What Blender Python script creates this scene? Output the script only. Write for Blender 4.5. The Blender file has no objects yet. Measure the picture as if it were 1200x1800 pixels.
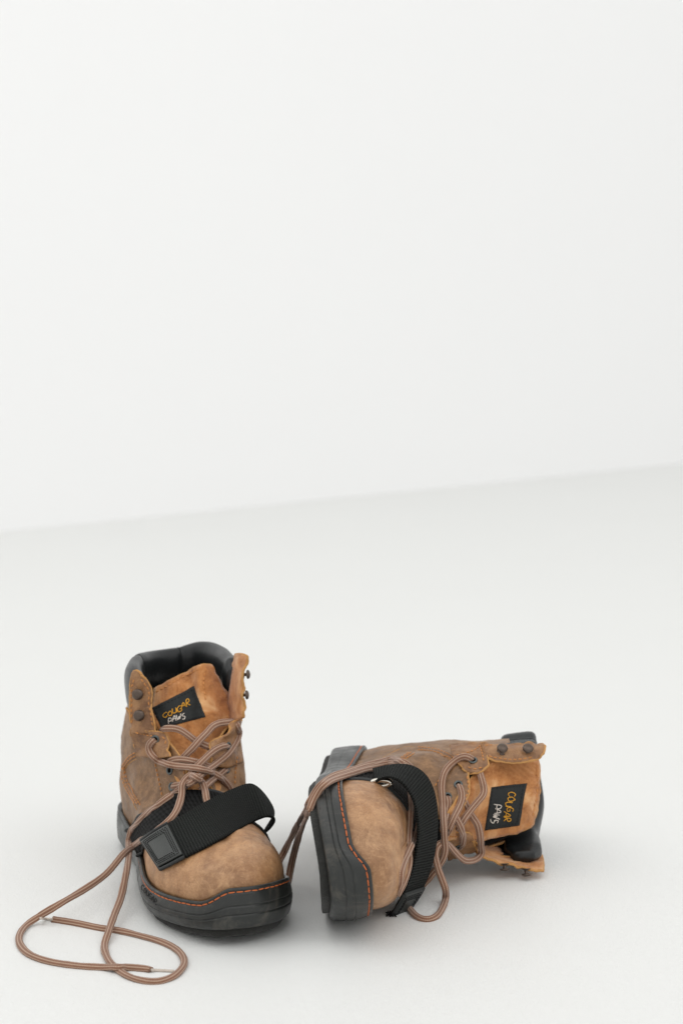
import bpy, math, random
import numpy as np
from mathutils import Vector, Matrix, noise
from mathutils.bvhtree import BVHTree
random.seed(4)
S = 0.01                      # everything below is worked out in centimetres
scene = bpy.context.scene
col = scene.collection

# ------------------------------------------------------------------ camera
F, P, H = 4000.0, math.radians(8.0), 51.0
cam_d = bpy.data.cameras.new('camera'); cam = bpy.data.objects.new('camera', cam_d); col.objects.link(cam)
cam_d.sensor_fit = 'VERTICAL'; cam_d.sensor_height = 36; cam_d.sensor_width = 24; cam_d.lens = 80
cam.location = (0, 0, H*S); cam.rotation_euler = (math.pi/2 - P, 0, 0)
cam_d.clip_start = .05; cam_d.clip_end = 60
cam_d.dof.use_dof = True; cam_d.dof.focus_distance = 1.60; cam_d.dof.aperture_fstop = 8.0
scene.camera = cam

# ------------------------------------------------------------------ light
world = bpy.data.worlds.new('World'); scene.world = world; world.use_nodes = True
bg = world.node_tree.nodes['Background']; bg.inputs[0].default_value = (1, 1, .99, 1); bg.inputs[1].default_value = .98
def area(name, loc, target, sx, sy, power, color):
    d = bpy.data.lights.new(name, 'AREA'); d.shape = 'RECTANGLE'; d.size = sx; d.size_y = sy; d.energy = power; d.color = color
    o = bpy.data.objects.new(name, d); col.objects.link(o); o.location = loc
    o.rotation_euler = (Vector(target) - Vector(loc)).to_track_quat('-Z', 'Y').to_euler(); return o
area('window_light', (-1.3, 1.5, 2.3), (0, 1.6, .1), 1.9, 1.9, 11, (1, .99, .97))
area('wall_fill_light', (1.1, .6, 2.3), (.5, 4.2, 1.2), 2.6, 1.6, 16, (1, 1, 1))  # added fill lamp to brighten the back wall, not a window
scene.view_settings.view_transform = 'Standard'; scene.view_settings.look = 'None'
scene.view_settings.exposure = 0; scene.view_settings.gamma = 1

# ------------------------------------------------------------------ numbers
def V(*a): return np.array(a, float)
def unit(v): v = np.asarray(v, float); return v/(np.linalg.norm(v)+1e-12)
CAM = V(0, 0, H)
def ray(px, py):
    a, b = (px-600)/F, (py-900)/F
    return V(a, math.cos(P)-b*math.sin(P), -math.sin(P)-b*math.cos(P))
def on_floor(px, py, z=0.0):
    r = ray(px, py); return CAM + r*((z-H)/r[2])
def cr(p0, p1, p2, p3, t):
    return .5*((2*p1)+(-p0+p2)*t+(2*p0-5*p1+4*p2-p3)*t*t+(-p0+3*p1-3*p2+p3)*t**3)
def spline(pts, n, closed=False):
    P_ = [np.asarray(p, float) for p in pts]; m = len(P_)
    if closed: g = lambda i: P_[i % m]; segs = m
    else:
        g = lambda i: (2*P_[0]-P_[1]) if i < 0 else ((2*P_[-1]-P_[-2]) if i >= m else P_[i]); segs = m-1
    out = []
    for k in range(n):
        u = segs*k/(n if closed else n-1); i = min(int(u), segs-1); t = u-i
        out.append(cr(g(i-1), g(i), g(i+1), g(i+2), t))
    return np.array(out)
def even(pts, step=None, n=None):
    pts = np.asarray(pts, float); d = np.r_[0, np.cumsum(np.linalg.norm(np.diff(pts[:, :3], axis=0), axis=1))]
    if n is None: n = max(2, int(d[-1]/step)+1)
    q = np.linspace(0, d[-1], n)
    return np.c_[tuple(np.interp(q, d, pts[:, k]) for k in range(pts.shape[1]))]
def surface(grid, nr, nc):
    cols_ = np.array([spline(r, nc) for r in grid])               # rows x nc x 3
    return np.array([spline(cols_[:, j], nr) for j in range(nc)]).transpose(1, 0, 2)
def grid_faces(nr, nc, wrap=False):
    f = []
    for i in range(nr-1):
        for j in range(nc if wrap else nc-1):
            k = (j+1) % nc
            f.append((i*nc+j, i*nc+k, (i+1)*nc+k, (i+1)*nc+j))
    return f
def nz(p, sc, seed=0.0):
    return noise.noise(Vector((p[0]*sc+seed, p[1]*sc+seed*1.7, p[2]*sc-seed)))

# ------------------------------------------------------------------ materials
class NT:
    def __init__(s, name):
        s.m = bpy.data.materials.new(name); s.m.use_nodes = True; s.t = s.m.node_tree; s.b = s.t.nodes['Principled BSDF']
    def n(s, typ, **kw):
        o = s.t.nodes.new(typ)
        for k, v in kw.items():
            if k in ('op',): o.operation = v
            elif k.startswith('i_'): o.inputs[k[2:].replace('_', ' ')].default_value = v
            elif k.startswith('n_'): o.inputs[int(k[2:])].default_value = v
            else: setattr(o, k, v)
        return o
    def l(s, a, b): s.t.links.new(a, b)
    def noise(s, scale, detail=4, rough=.6, coord='Object', dist=0.0, seed=0.0):
        tc = s.n('ShaderNodeTexCoord'); mp = s.n('ShaderNodeMapping'); mp.inputs['Location'].default_value = (seed, seed*.7, seed*1.3)
        s.l(tc.outputs[coord], mp.inputs[0]); o = s.n('ShaderNodeTexNoise', i_Scale=scale, i_Detail=detail, i_Roughness=rough, i_Distortion=dist); s.l(mp.outputs[0], o.inputs['Vector'])
        return o.outputs['Fac']
    def ramp(s, fac, stops):
        r = s.n('ShaderNodeValToRGB'); e = r.color_ramp.elements
        while len(e) < len(stops): e.new(.5)
        for k, (p, c) in enumerate(stops): e[k].position = p; e[k].color = (*c, 1) if len(c) == 3 else c
        s.l(fac, r.inputs[0]); return r.outputs[0]
    def mix(s, fac, a, b, mode='MIX'):
        m = s.n('ShaderNodeMix', data_type='RGBA', blend_type=mode)
        for sock, v in ((m.inputs[0], fac), (m.inputs[6], a), (m.inputs[7], b)):
            if hasattr(v, 'is_linked'): s.l(v, sock)
            elif isinstance(v, (int, float)): sock.default_value = v
            else: sock.default_value = (*v, 1)
        return m.outputs[2]
    def bump(s, h, strength, dist=.001, prev=None):
        b = s.n('ShaderNodeBump', i_Strength=strength, i_Distance=dist); s.l(h, b.inputs['Height'])
        if prev is not None: s.l(prev, b.inputs['Normal'])
        return b.outputs[0]
    def done(s, color=None, rough=.6, normal=None, metallic=0, spec=.5, sheen=0):
        if color is not None:
            if hasattr(color, 'is_linked'): s.l(color, s.b.inputs['Base Color'])
            else: s.b.inputs['Base Color'].default_value = (*color, 1)
        if hasattr(rough, 'is_linked'): s.l(rough, s.b.inputs['Roughness'])
        else: s.b.inputs['Roughness'].default_value = rough
        s.b.inputs['Metallic'].default_value = metallic; s.b.inputs['Specular IOR Level'].default_value = spec
        s.b.inputs['Sheen Weight'].default_value = sheen
        if normal is not None: s.l(normal, s.b.inputs['Normal'])
        return s.m
def hexc(r, g, b):
    return tuple(((c/255)/12.92 if c/255 <= .04045 else ((c/255+.055)/1.055)**2.4) for c in (r, g, b))
def leather(name, dark, mid, light, scale=1.0, rough=.50, seed=0.0):
    t = NT(name)
    c = t.ramp(t.noise(22*scale, 5, .62, dist=.6, seed=seed), [(.30, dark), (.52, mid), (.72, light)])
    c = t.mix(t.ramp(t.noise(9, 3, .5, seed=seed+1), [(.44, (0, 0, 0)), (.60, (.65, .65, .65))]), c, dark)
    c = t.mix(t.ramp(t.noise(140, 4, .7, seed=seed+3), [(.42, (0, 0, 0)), (.75, (.55, .55, .55))]), c, light)
    c = t.mix(t.ramp(t.noise(75, 6, .75, dist=1.5, seed=seed+9), [(.56, (0, 0, 0)), (.70, (.6, .6, .6))]), c, dark)
    c = t.mix(t.ramp(t.noise(900, 2, .5), [(.35, (.25, .25, .25)), (.6, (0, 0, 0))]), c, dark)
    cr_ = t.ramp(t.noise(26, 3, .55, dist=2.2, seed=seed+6), [(.485, (0, 0, 0)), (.50, (.25, .25, .25)), (.515, (0, 0, 0))]); c = t.mix(cr_, c, light)
    cr2 = t.ramp(t.noise(60, 2, .5, dist=1.5, seed=seed+8), [(.49, (1, 1, 1)), (.50, (0, 0, 0)), (.51, (1, 1, 1))])
    n = t.bump(t.noise(110, 5, .65), .6, .0014); n = t.bump(cr2, .35, .0006, n); n = t.bump(t.noise(1300, 3, .6), .35, .0003, n)
    r = t.ramp(t.noise(50, 4), [(.3, (rough-.12,)*3), (.7, (rough+.12,)*3)])
    return t.done(c, r, n, spec=.5)
M = {}
M['toe_leather'] = leather('toe_leather', hexc(116, 80, 52), hexc(177, 131, 90), hexc(212, 168, 124), seed=2)
M['leather'] = leather('brown_leather', hexc(98, 70, 44), hexc(144, 105, 70), hexc(178, 136, 94), seed=5)
M['flap_leather'] = leather('hook_strip_leather', hexc(98, 66, 42), hexc(148, 105, 68), hexc(184, 139, 94), scale=2, seed=7)
def suede():
    t = NT('orange_suede')
    c = t.ramp(t.noise(38, 5, .65, dist=.8, seed=1), [(.3, hexc(128, 74, 36)), (.5, hexc(182, 122, 72)), (.68, hexc(222, 176, 128))])
    c = t.mix(t.ramp(t.noise(400, 3, .7), [(.4, (0, 0, 0)), (.8, (.5, .5, .5))]), c, hexc(206, 150, 96))
    n = t.bump(t.noise(700, 4, .7), .6, .0006); n = t.bump(t.noise(90, 4), .5, .0015, n)
    return t.done(c, .9, n, spec=.15, sheen=.3)
M['suede'] = suede()
def plain(name, c, rough=.6, spec=.5, ns=0, bs=0, bd=.0005, metallic=0, var=.25, sheen=0):
    t = NT(name); cc = t.mix(t.noise(ns or 60, 4), tuple(x*(1-var) for x in c), tuple(min(1, x*(1+var)) for x in c))
    n = t.bump(t.noise(bs, 4, .65), .6, bd) if bs else None
    return t.done(cc, rough, n, metallic, spec, sheen)
M['edge'] = plain('raw_leather_edge', hexc(190, 142, 88), .85, .2, 200, 600)
def rubber():
    t = NT('black_rubber')
    c = t.mix(t.noise(45, 5, .7), hexc(24, 26, 25), hexc(42, 44, 42))
    c = t.mix(t.ramp(t.noise(30, 6, .8, dist=1.0, seed=4), [(.54, (0, 0, 0)), (.74, (.32, .32, .32))]), c, hexc(124, 116, 104))
    n = t.bump(t.noise(500, 4, .7), .25, .0004)
    return t.done(c, t.ramp(t.noise(70, 4), [(.3, (.28,)*3), (.7, (.50,)*3)]), n, spec=.5)
M['rubber'] = rubber()
M['felt'] = plain('black_felt', hexc(48, 48, 46), .98, .1, 300, 700, .0015, sheen=.15, var=.5)
M['collar'] = plain('black_collar_leather', hexc(24, 26, 27), .36, .42, 60, 350, .0003)
M['lining'] = plain('dark_lining_cloth', hexc(36, 33, 31), .95, .1, 100, 900)
M['trim'] = plain('black_binding', hexc(38, 40, 40), .6, .4, 100, 700)
M['patch'] = plain('black_leatherette', hexc(52, 55, 53), .5, .5, 70, 500, .0003)
M['label'] = plain('black_label_cloth', hexc(36, 38, 38), .7, .3, 100, 900, .0002)
M['label_thread'] = plain('black_thread', hexc(18, 18, 19), .7, .3)
M['gold_thread'] = plain('golden_thread', hexc(222, 160, 48), .6, .3, 400, 1500, .0003)
M['white_thread'] = plain('white_thread', hexc(226, 216, 205), .6, .3, 400, 1500, .0003)
M['orange_thread'] = plain('orange_thread', hexc(204, 108, 58), .55, .4, 500, 1500, .0003)
M['tan_thread'] = plain('tan_thread', hexc(194, 132, 76), .6, .3, 400)
M['hook'] = plain('dark_bronze_metal', hexc(92, 80, 72), .34, .5, 120, 0, metallic=.75)
M['eyelet'] = plain('dull_grey_metal', hexc(92, 98, 98), .38, .5, 200, 0, metallic=.7)
M['hole_shade_disc'] = plain('painted_hole_shade', hexc(14, 12, 11), .95, .05)  # near-black colour painted in for the shade inside the eyelets
M['steel'] = plain('polished_steel', hexc(205, 200, 190), .22, .5, 100, 0, metallic=1, var=.05)
def uvwave(name, c1, c2, fu, fv, kind):
    t = NT(name); uv = t.n('ShaderNodeUVMap'); sp = t.n('ShaderNodeSeparateXYZ'); t.l(uv.outputs[0], sp.inputs[0])
    def tri(sock, f):
        a = t.n('ShaderNodeMath', op='MULTIPLY'); t.l(sock, a.inputs[0]); a.inputs[1].default_value = f
        b = t.n('ShaderNodeMath', op='PINGPONG'); t.l(a.outputs[0], b.inputs[0]); b.inputs[1].default_value = 1
        return b.outputs[0]
    A, B = tri(sp.outputs[0], fu), tri(sp.outputs[1], fv)
    if kind == 'lace':
        line = t.ramp(B, [(.55, (0, 0, 0)), (.80, (1, 1, 1))]); dots = t.ramp(A, [(.25, (.55,)*3), (.65, (1, 1, 1))])
        m = t.mix(1.0, line, dots, 'MULTIPLY'); base = t.mix(t.noise(160, 3), tuple(x*.8 for x in c1), tuple(x*1.2 for x in c1))
        base = t.mix(t.ramp(A, [(.0, (.25,)*3), (.5, (0, 0, 0))]), base, tuple(x*.6 for x in c1))
        c = t.mix(m, base, c2); n = t.bump(m, .5, .0003)
        return t.done(c, .82, n, spec=.2, sheen=.2)
    h = t.n('ShaderNodeMath', op='ADD'); t.l(A, h.inputs[0])
    b2 = t.n('ShaderNodeMath', op='MULTIPLY'); t.l(B, b2.inputs[0]); b2.inputs[1].default_value = .45; t.l(b2.outputs[0], h.inputs[1])
    c = t.mix(t.ramp(h.outputs[0], [(.2, (0, 0, 0)), (1.0, (1, 1, 1))]), c1, c2)
    n = t.bump(h.outputs[0], .9, .0010); n = t.bump(t.noise(900, 3), .3, .0003, n)
    return t.done(c, .85, n, spec=.15)
M['lace'] = uvwave('brown_striped_lace', hexc(132, 96, 76), hexc(186, 160, 140), 2/.11, 14, 'lace')
M['webbing'] = uvwave('black_webbing', hexc(10, 11, 11), hexc(40, 42, 40), 2/.21, 2/.16, 'web')
M['loop'] = uvwave('black_loop_pile', hexc(8, 8, 8), hexc(30, 30, 30), 2/.2, 2/.5, 'web')
M['clear_tip'] = plain('clear_lace_tip', hexc(196, 184, 172), .25, .6, 200, 0)

# ------------------------------------------------------------------ mesh building
def make(name, verts, faces, mats, parent=None, uv=None, smooth=True, solid=0, offset=0, scale=S):
    me = bpy.data.meshes.new(name)
    me.from_pydata([tuple(float(c)*scale for c in v) for v in verts], [], [tuple(f) for f in faces])
    if uv is not None:
        lay = me.uv_layers.new(name='UVMap')
        idx = np.empty(len(me.loops), dtype=np.int32); me.loops.foreach_get('vertex_index', idx)
        lay.data.foreach_set('uv', np.asarray(uv, float)[idx].ravel())
    for m in (mats if isinstance(mats, (list, tuple)) else [mats]): me.materials.append(m)
    if smooth: me.polygons.foreach_set('use_smooth', [True]*len(me.polygons))
    me.validate(); me.update()
    o = bpy.data.objects.new(name, me); col.objects.link(o)
    if parent is not None: o.parent = parent
    if solid:
        md = o.modifiers.new('solid', 'SOLIDIFY'); md.thickness = solid*S; md.offset = offset; md.use_quality_normals = True
        if len(me.materials) > 1: md.material_offset_rim = 1
    return o
def struct(name, verts, faces, m):
    o = make(name, verts, faces, m, smooth=False); o['kind'] = 'structure'; return o
def tube_mesh(path, w, t, ref=None, sides=12, caps=True, taper=None):
    """path: n x 3, oval section w wide x t thick; ref: n x 3 direction of the thin axis"""
    path = np.asarray(path, float); n = len(path)
    T = np.gradient(path, axis=0); T /= (np.linalg.norm(T, axis=1)[:, None]+1e-9)
    vs, uv = [], []; L = np.r_[0, np.cumsum(np.linalg.norm(np.diff(path, axis=0), axis=1))]
    prev = None
    for i in range(n):
        r = ref[i] if ref is not None else (prev if prev is not None else (V(0, 0, 1) if abs(T[i][2]) < .9 else V(1, 0, 0)))
        N = unit(r - T[i]*np.dot(r, T[i])); prev = N; B = np.cross(T[i], N); k = taper[i] if taper is not None else 1
        for j in range(sides):
            a = 2*math.pi*j/sides
            vs.append(path[i] + B*math.cos(a)*w/2*k + N*math.sin(a)*t/2*k); uv.append((L[i], j/sides))
    fs = grid_faces(n, sides, True)
    if caps:
        fs.append(tuple(range(sides))[::-1]); fs.append(tuple((n-1)*sides+j for j in range(sides)))
    return vs, fs, uv
def fix_seam_uv(o, sides):
    lay = o.data.uv_layers[0].data
    for p in o.data.polygons:
        if len(p.loop_indices) != 4: continue
        vs_ = [lay[i].uv[1] for i in p.loop_indices]
        if max(vs_)-min(vs_) > .5:
            for i in p.loop_indices:
                if lay[i].uv[1] < .5: lay[i].uv[1] += 1
class Bag:
    def __init__(s): s.v, s.f = [], []
    def add(s, vs, fs):
        k = len(s.v); s.v += [np.asarray(v, float) for v in vs]; s.f += [tuple(i+k for i in f) for f in fs]
    def capsule(s, a, b, r, nrm=None, flat=1.0):
        a, b = np.asarray(a, float), np.asarray(b, float); T = unit(b-a); N = nrm if nrm is not None else (V(0, 0, 1) if abs(T[2]) < .9 else V(1, 0, 0))
        N = unit(N-T*np.dot(N, T)); B = np.cross(T, N); L = np.linalg.norm(b-a); vs = []
        for u, k in ((0, .35), (.12, .9), (.5, 1.08), (.88, .9), (1, .35)):
            for j in range(6):
                q = 2*math.pi*j/6; vs.append(a+T*L*u+(B*math.cos(q)+N*math.sin(q)*flat)*r*k)
        s.add(vs, grid_faces(5, 6, True)+[tuple(range(6))[::-1], tuple(24+j for j in range(6))])
    def stitches(s, pts, length=.32, gap=.10, r=.045, nrm=None, sink=0.0, jitter=.03):
        pts = np.asarray(pts, float); d = np.r_[0, np.cumsum(np.linalg.norm(np.diff(pts, axis=0), axis=1))]; q = 0.0
        at = lambda u: V(*[np.interp(u, d, pts[:, k]) for k in range(3)])
        while q+length < d[-1]:
            a, b = at(q), at(q+length); N = None
            if nrm is not None:
                i = min(int(np.searchsorted(d, q)), len(nrm)-1); N = nrm[i]; j = N*0; a = a-N*sink; b = b-N*sink
                side = unit(np.cross(b-a, N))*random.uniform(-jitter, jitter); a = a+side; b = b-side*.5
            s.capsule(a, b, r, N, .8); q += length+gap*random.uniform(.8, 1.3)

# ------------------------------------------------------------------ a boot: local frame = (fore-aft x, lateral L, up z) in cm
OUT = [(0,0),(.6,2.0),(2.5,3.3),(6,3.6),(10,3.6),(14,3.9),(18,4.5),(21.5,4.85),(25,4.5),(27.8,3.2),(29.4,1.3),(29.8,-.4),(29.3,-2.1),(27.2,-3.55),(23.5,-4.8),(20,-5.0),(15,-4.3),(11,-3.7),(6,-3.6),(2.5,-3.3),(.6,-2.0)]
FELT = .50
def spring(x): return max(0, (x-20)/9.5)**2*.8
SIDE = [1, -2.7, -1.2, 18.5, 22]           # which side carries the tall toe bumper, and where it starts
def smooth(x, a, b): u = min(1, max(0, (x-a)/(b-a))); return u*u*(3-2*u)
def ztop(x, L):
    low = np.interp(x, [0, 5, 9, 14, 18, 30], [3.25, 3.15, 2.8, 2.5, 2.5, 2.5]); low = low+spring(x)
    return float(low+.95*smooth(x, SIDE[3], SIDE[4])*smooth(L*SIDE[0], SIDE[1], SIDE[2]))
class Boot:
    def __init__(s, name, o, f, lat, up, mir, label):
        s.o, s.f, s.lat, s.up, s.m = o, f, lat, up, mir
        s.root = bpy.data.objects.new(name, None); col.objects.link(s.root); s.root.empty_display_size = .05
        y = lat*mir
        s.root.matrix_world = Matrix(((f[0], y[0], up[0], o[0]*S), (f[1], y[1], up[1], o[1]*S), (f[2], y[2], up[2], o[2]*S), (0, 0, 0, 1)))
        s.root['label'] = label; s.root['category'] = 'boot'; s.root['group'] = 'pair of strapped work boots'
        s.parts = []; s.bvh = None
    def w(s, p): p = np.atleast_2d(p); return s.o + p[:, :1]*s.f + p[:, 1:2]*s.lat + p[:, 2:3]*s.up
    def loc(s, p):                                                # world cm -> mesh coordinates (mirrored y)
        q = np.atleast_2d(p)-s.o; return np.c_[q@s.f, (q@s.lat)*s.m, q@s.up]
    def U(s, px, py, x):
        r = ray(px, py); t = (x-np.dot(CAM-s.o, s.f))/np.dot(r, s.f); q = CAM+r*t-s.o
        return V(x, np.dot(q, s.lat), np.dot(q, s.up))
    def put(s, name, verts, faces, mats, solid=0, uv=None, collide=True, world_=False, parent=None, smooth=True, offset=0):
        W = np.asarray(verts, float) if world_ else s.w(np.asarray(verts, float))
        if collide: s.parts.append((W, [tuple(f) for f in faces])); s.bvh = None
        return make(name, s.loc(W), faces, mats, parent or s.root, uv, smooth, solid, offset)
    def tree(s):
        if s.bvh is None:
            vs, fs = [], []
            for W, f in s.parts:
                k = len(vs); vs += [Vector(v) for v in W]; fs += [tuple(i+k for i in g) for g in f]
            s.bvh = BVHTree.FromPolygons(vs, fs)
        return s.bvh
    def hit(s, px, py):
        r = ray(px, py); L = np.linalg.norm(r); h = s.tree().ray_cast(Vector(CAM), Vector(r/L))
        tf = -H/r[2]
        if h[0] is None: return tf, V(0, 0, 1), False
        t = h[3]/L; n = V(*h[1]); n = n if np.dot(n, r) < 0 else -n
        return (t, unit(n), True) if t < tf else (tf, V(0, 0, 1), False)
    def pin(s, px, py, off=0.0):
        t, n, ok = s.hit(px, py); return CAM+ray(px, py)*t+n*off, n
    def pinline(s, pts, off=0.0, step=.15):
        q = spline([(a, b) for a, b in pts], len(pts)*14); q = even(np.c_[q, q[:, 0]*0], step=step*24)[:, :2]
        q = [c for c in q if s.hit(c[0], c[1])[2]]; W, N = zip(*[s.pin(a, b, off) for a, b in q]); W, N = np.array(W), np.array(N); e = len(W)
        for i in range(1, len(W)):
            if np.linalg.norm(W[i]-W[i-1]) > 1.0: e = i; break
        return W[:max(e, 3)], N[:max(e, 3)]

def outline(n=220, inset=0.0):
    p = spline(OUT, n, True); t = np.roll(p, -1, 0)-np.roll(p, 1, 0); t /= np.linalg.norm(t, axis=1)[:, None]
    nn = np.c_[-t[:, 1], t[:, 0]]
    c = p.mean(0); sgn = np.sign(((p-c)*nn).sum(1)).sum(); nn *= np.sign(sgn)
    return p-nn*inset, nn

def build_sole(b):
    n = 240; p, nn = outline(n)
    rows = []
    def prof(x, L):
        zb, zt = spring(x)+FELT, ztop(x, L); h = zt-zb; g = min(1, max(0, (x-12)/4)); hl = 1-g
        bul = .10*g+.05
        R = [(-1.6, zb+.02), (-.45, zb), (-.22, zb+.03), (-.08, zb+.12), (0, zb+.28)]
        for k in range(46):
            u = k/45; z = zb+.3+(h-.75)*u; o = bul*math.sin(u*math.pi)
            for c, wd, dp in ((.36, .022, .10*g), (.64, .022, .09*g), (.5, .02, .04*hl)):
                o -= dp*math.exp(-((u-c)/wd)**2)
            R.append((o, z))
        R += [(-.02, zt-.40), (-.09, zt-.34), (-.10, zt-.24), (-.03, zt-.18), (-.05, zt-.06), (-.14, zt), (-.26, zt-.02), (-.36, zt-.12), (-.8, zt-.5)]
        return R
    allp = [prof(p[i][0], p[i][1]) for i in range(n)]
    m = len(allp[0]); vs = []
    for r in range(m):
        for i in range(n):
            o, z = allp[i][r]; wob = .01*nz((p[i][0], p[i][1], z), .8)
            if r < 6 and p[i][0] > 3:                              # tread notches along the bottom edge
                o -= .10*max(0, math.sin(i*math.pi/3))*(.6 if 14 < p[i][0] < 27 else .2)*(1 if r in (3, 4) else 0)
            vs.append(V(p[i][0]+nn[i][0]*(o+wob), p[i][1]+nn[i][1]*(o+wob), z))
    fs = grid_faces(m, n, True); fs.append(tuple(range(n)))
    b.put('rubber_sole', vs, fs, M['rubber'])
    # felt layer
    q, n2 = outline(160, .55); vs = []; prof2 = [(-.3, 0), (-.05, .02), (0, .1), (.02, .35), (0, .6), (-.1, .68)]
    for o, z in prof2:
        for i in range(160):
            x, L = q[i]; e = .05*nz((x, L, z), 6.0)
            vs.append(V(x+n2[i][0]*(o+e), L+n2[i][1]*(o+e), spring(x)+z))
    fs = grid_faces(len(prof2), 160, True); fs += [tuple(range(160)), tuple(5*160+i for i in range(160))[::-1]]
    b.put('felt_sole', vs, fs, M['felt'])
    # welt stitching
    bag = Bag(); q, n2 = outline(400)
    pts = np.array([V(x+a*.0, L+c*.0, ztop(x, L)-.28) for (x, L), (a, c) in zip(q, n2)]); N = np.array([b.f*a+b.lat*c for a, c in n2])
    off = np.array([-.07*V(a, c, 0) for a, c in n2]); lo = next((i for i in range(400) if q[i][0] > 9), 0) if b.m > 0 else 0; hi = max(i for i in range(400) if q[i][0] > 9) if b.m > 0 else 399
    bag.stitches(b.w(pts+off)[lo:hi], .48, .07, .05, N[lo:hi], 0, .03)
    o = b.put('welt_stitching', bag.v, bag.f, M['orange_thread'], collide=False, world_=True); o['kind'] = 'stuff'

CREST = [(12, 0, 10.4), (14, 0, 9.5), (16, 0, 8.3), (18, 0, 7.3), (20, 0, 6.75), (22, 0, 6.45), (23.6, 0, 6.1)]
def build_vamp(b):
    p, nn = outline(600, .50); idx = [i for i in range(600) if p[i][0] > 15.0]
    # order from lateral rear round the toe to medial rear
    start = idx[0]; rim = p[idx]; rim = even(np.c_[rim, rim[:, 0]*0], n=90)[:, :2]
    cx = spline(CREST, 200); NR = 34; vs = []
    for k in range(NR):
        fi = (k/(NR-1))*math.pi/2; e = .80
        g1 = 1-max(0, math.cos(fi))**e; g2 = math.sin(fi)**.78
        for x, L in rim:
            u = min(1, max(0, (x-15.0)/(29.4-15.0))); xc = 17.0+(23.6-17.0)*u**.95
            zc = np.interp(xc, cx[:, 0], cx[:, 2]); z0 = ztop(x, L)-.25; Lc = -.15
            q = V(x+(xc-x)*g1, L+(Lc-L)*g1, z0+(zc-z0)*g2)
            dent = -.16*math.exp(-((q[0]-22.3)/.8)**2)*g2*(.6+.6*nz(q, .5)) + .09*nz(q, .55, 3)*g2 + .03*nz(q, 1.6, 5)
            vs.append(q+V(dent*.3, 0, dent))
    b.put('vamp', vs, grid_faces(NR, 90), M['toe_leather'], solid=.15)

def sheet(b, name, grid, nr, nc, mats, solid, wr=.06, wsc=.5, seed=0, ruf=0.0, **kw):
    G = surface(grid, nr, nc); g = np.gradient(G, axis=1), np.gradient(G, axis=0); N = np.cross(g[0], g[1]); N /= (np.linalg.norm(N, axis=2)[:, :, None]+1e-9)
    for i in range(nr):
        for j in range(nc):
            q = G[i, j]; ed = abs(2*j/(nc-1)-1)**5 if name != 'tongue' else max(abs(2*j/(nc-1)-1)**5, (i/(nr-1))**8)
            G[i, j] = q+N[i, j]*(wr*nz(q, wsc, seed)+wr*.4*nz(q, wsc*3.3, seed+4)+ruf*ed*(nz(q, 1.1, seed+7)+.5*nz(q, 2.6, seed+2)))
    vs = G.reshape(-1, 3); uv = [(j/(nc-1), i/(nr-1)) for i in range(nr) for j in range(nc)]
    o = b.put(name, vs, grid_faces(nr, nc), mats, solid=solid, uv=uv, **kw)
    lines = [G[:, 0], G[:, -1]]+([G[-1]] if name != 'quarter' else [])
    bag = Bag()
    for ln in lines:
        ln = np.array([q+.03*V(nz(q, 3, 1), nz(q, 3, 2), nz(q, 3, 3)) for q in ln]); v_, f_, _ = tube_mesh(b.w(ln), solid*1.05, solid*.9, sides=6); bag.add(v_, f_)
    b.put('cut_edge', bag.v, bag.f, M['edge'], collide=False, world_=True, parent=o)
    return o, G

def collar(b, path, hh, th, pinches, box=(.85, .8)):
    c = spline(path, 90); T = np.gradient(c, axis=0); T /= np.linalg.norm(T, axis=1)[:, None]; sides = 22; vs = []
    for i in range(90):
        u = i/89; k = 1.0
        for pc in pinches: k -= .30*math.exp(-((u-pc)/.018)**2)
        end = min(1, .55+.45*min(u, 1-u)/.05)
        N = unit(np.cross(T[i], V(0, 0, 1))); 
        for j in range(sides):
            a = 2*math.pi*j/sides; ca, sa = math.cos(a), math.sin(a)
            q = c[i]+N*th*k*end*math.copysign(abs(ca)**box[0], ca)+V(0, 0, 1)*hh*end*(.93+.07*k)*math.copysign(abs(sa)**box[1], sa)
            q = q+N*.10*nz(q, .45, 2)+V(0, 0, .10)*nz(q, .4, 8); vs.append(q)
    fs = grid_faces(90, sides, True)+[tuple(range(sides))[::-1], tuple(89*sides+j for j in range(sides))]
    o = b.put('padded_collar', vs, fs, M['collar'])
    for pc in pinches:
        i = int(pc*89); ring = np.array([vs[i*sides+j] for j in range(sides)]+[vs[i*sides]])
        w = b.w(ring); v_, f_, _ = tube_mesh(w+0*w, .09, .09, sides=6, caps=False)
        b.put('seam', v_, f_, M['label_thread'], collide=False, world_=True, parent=o)
    return o

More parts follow.
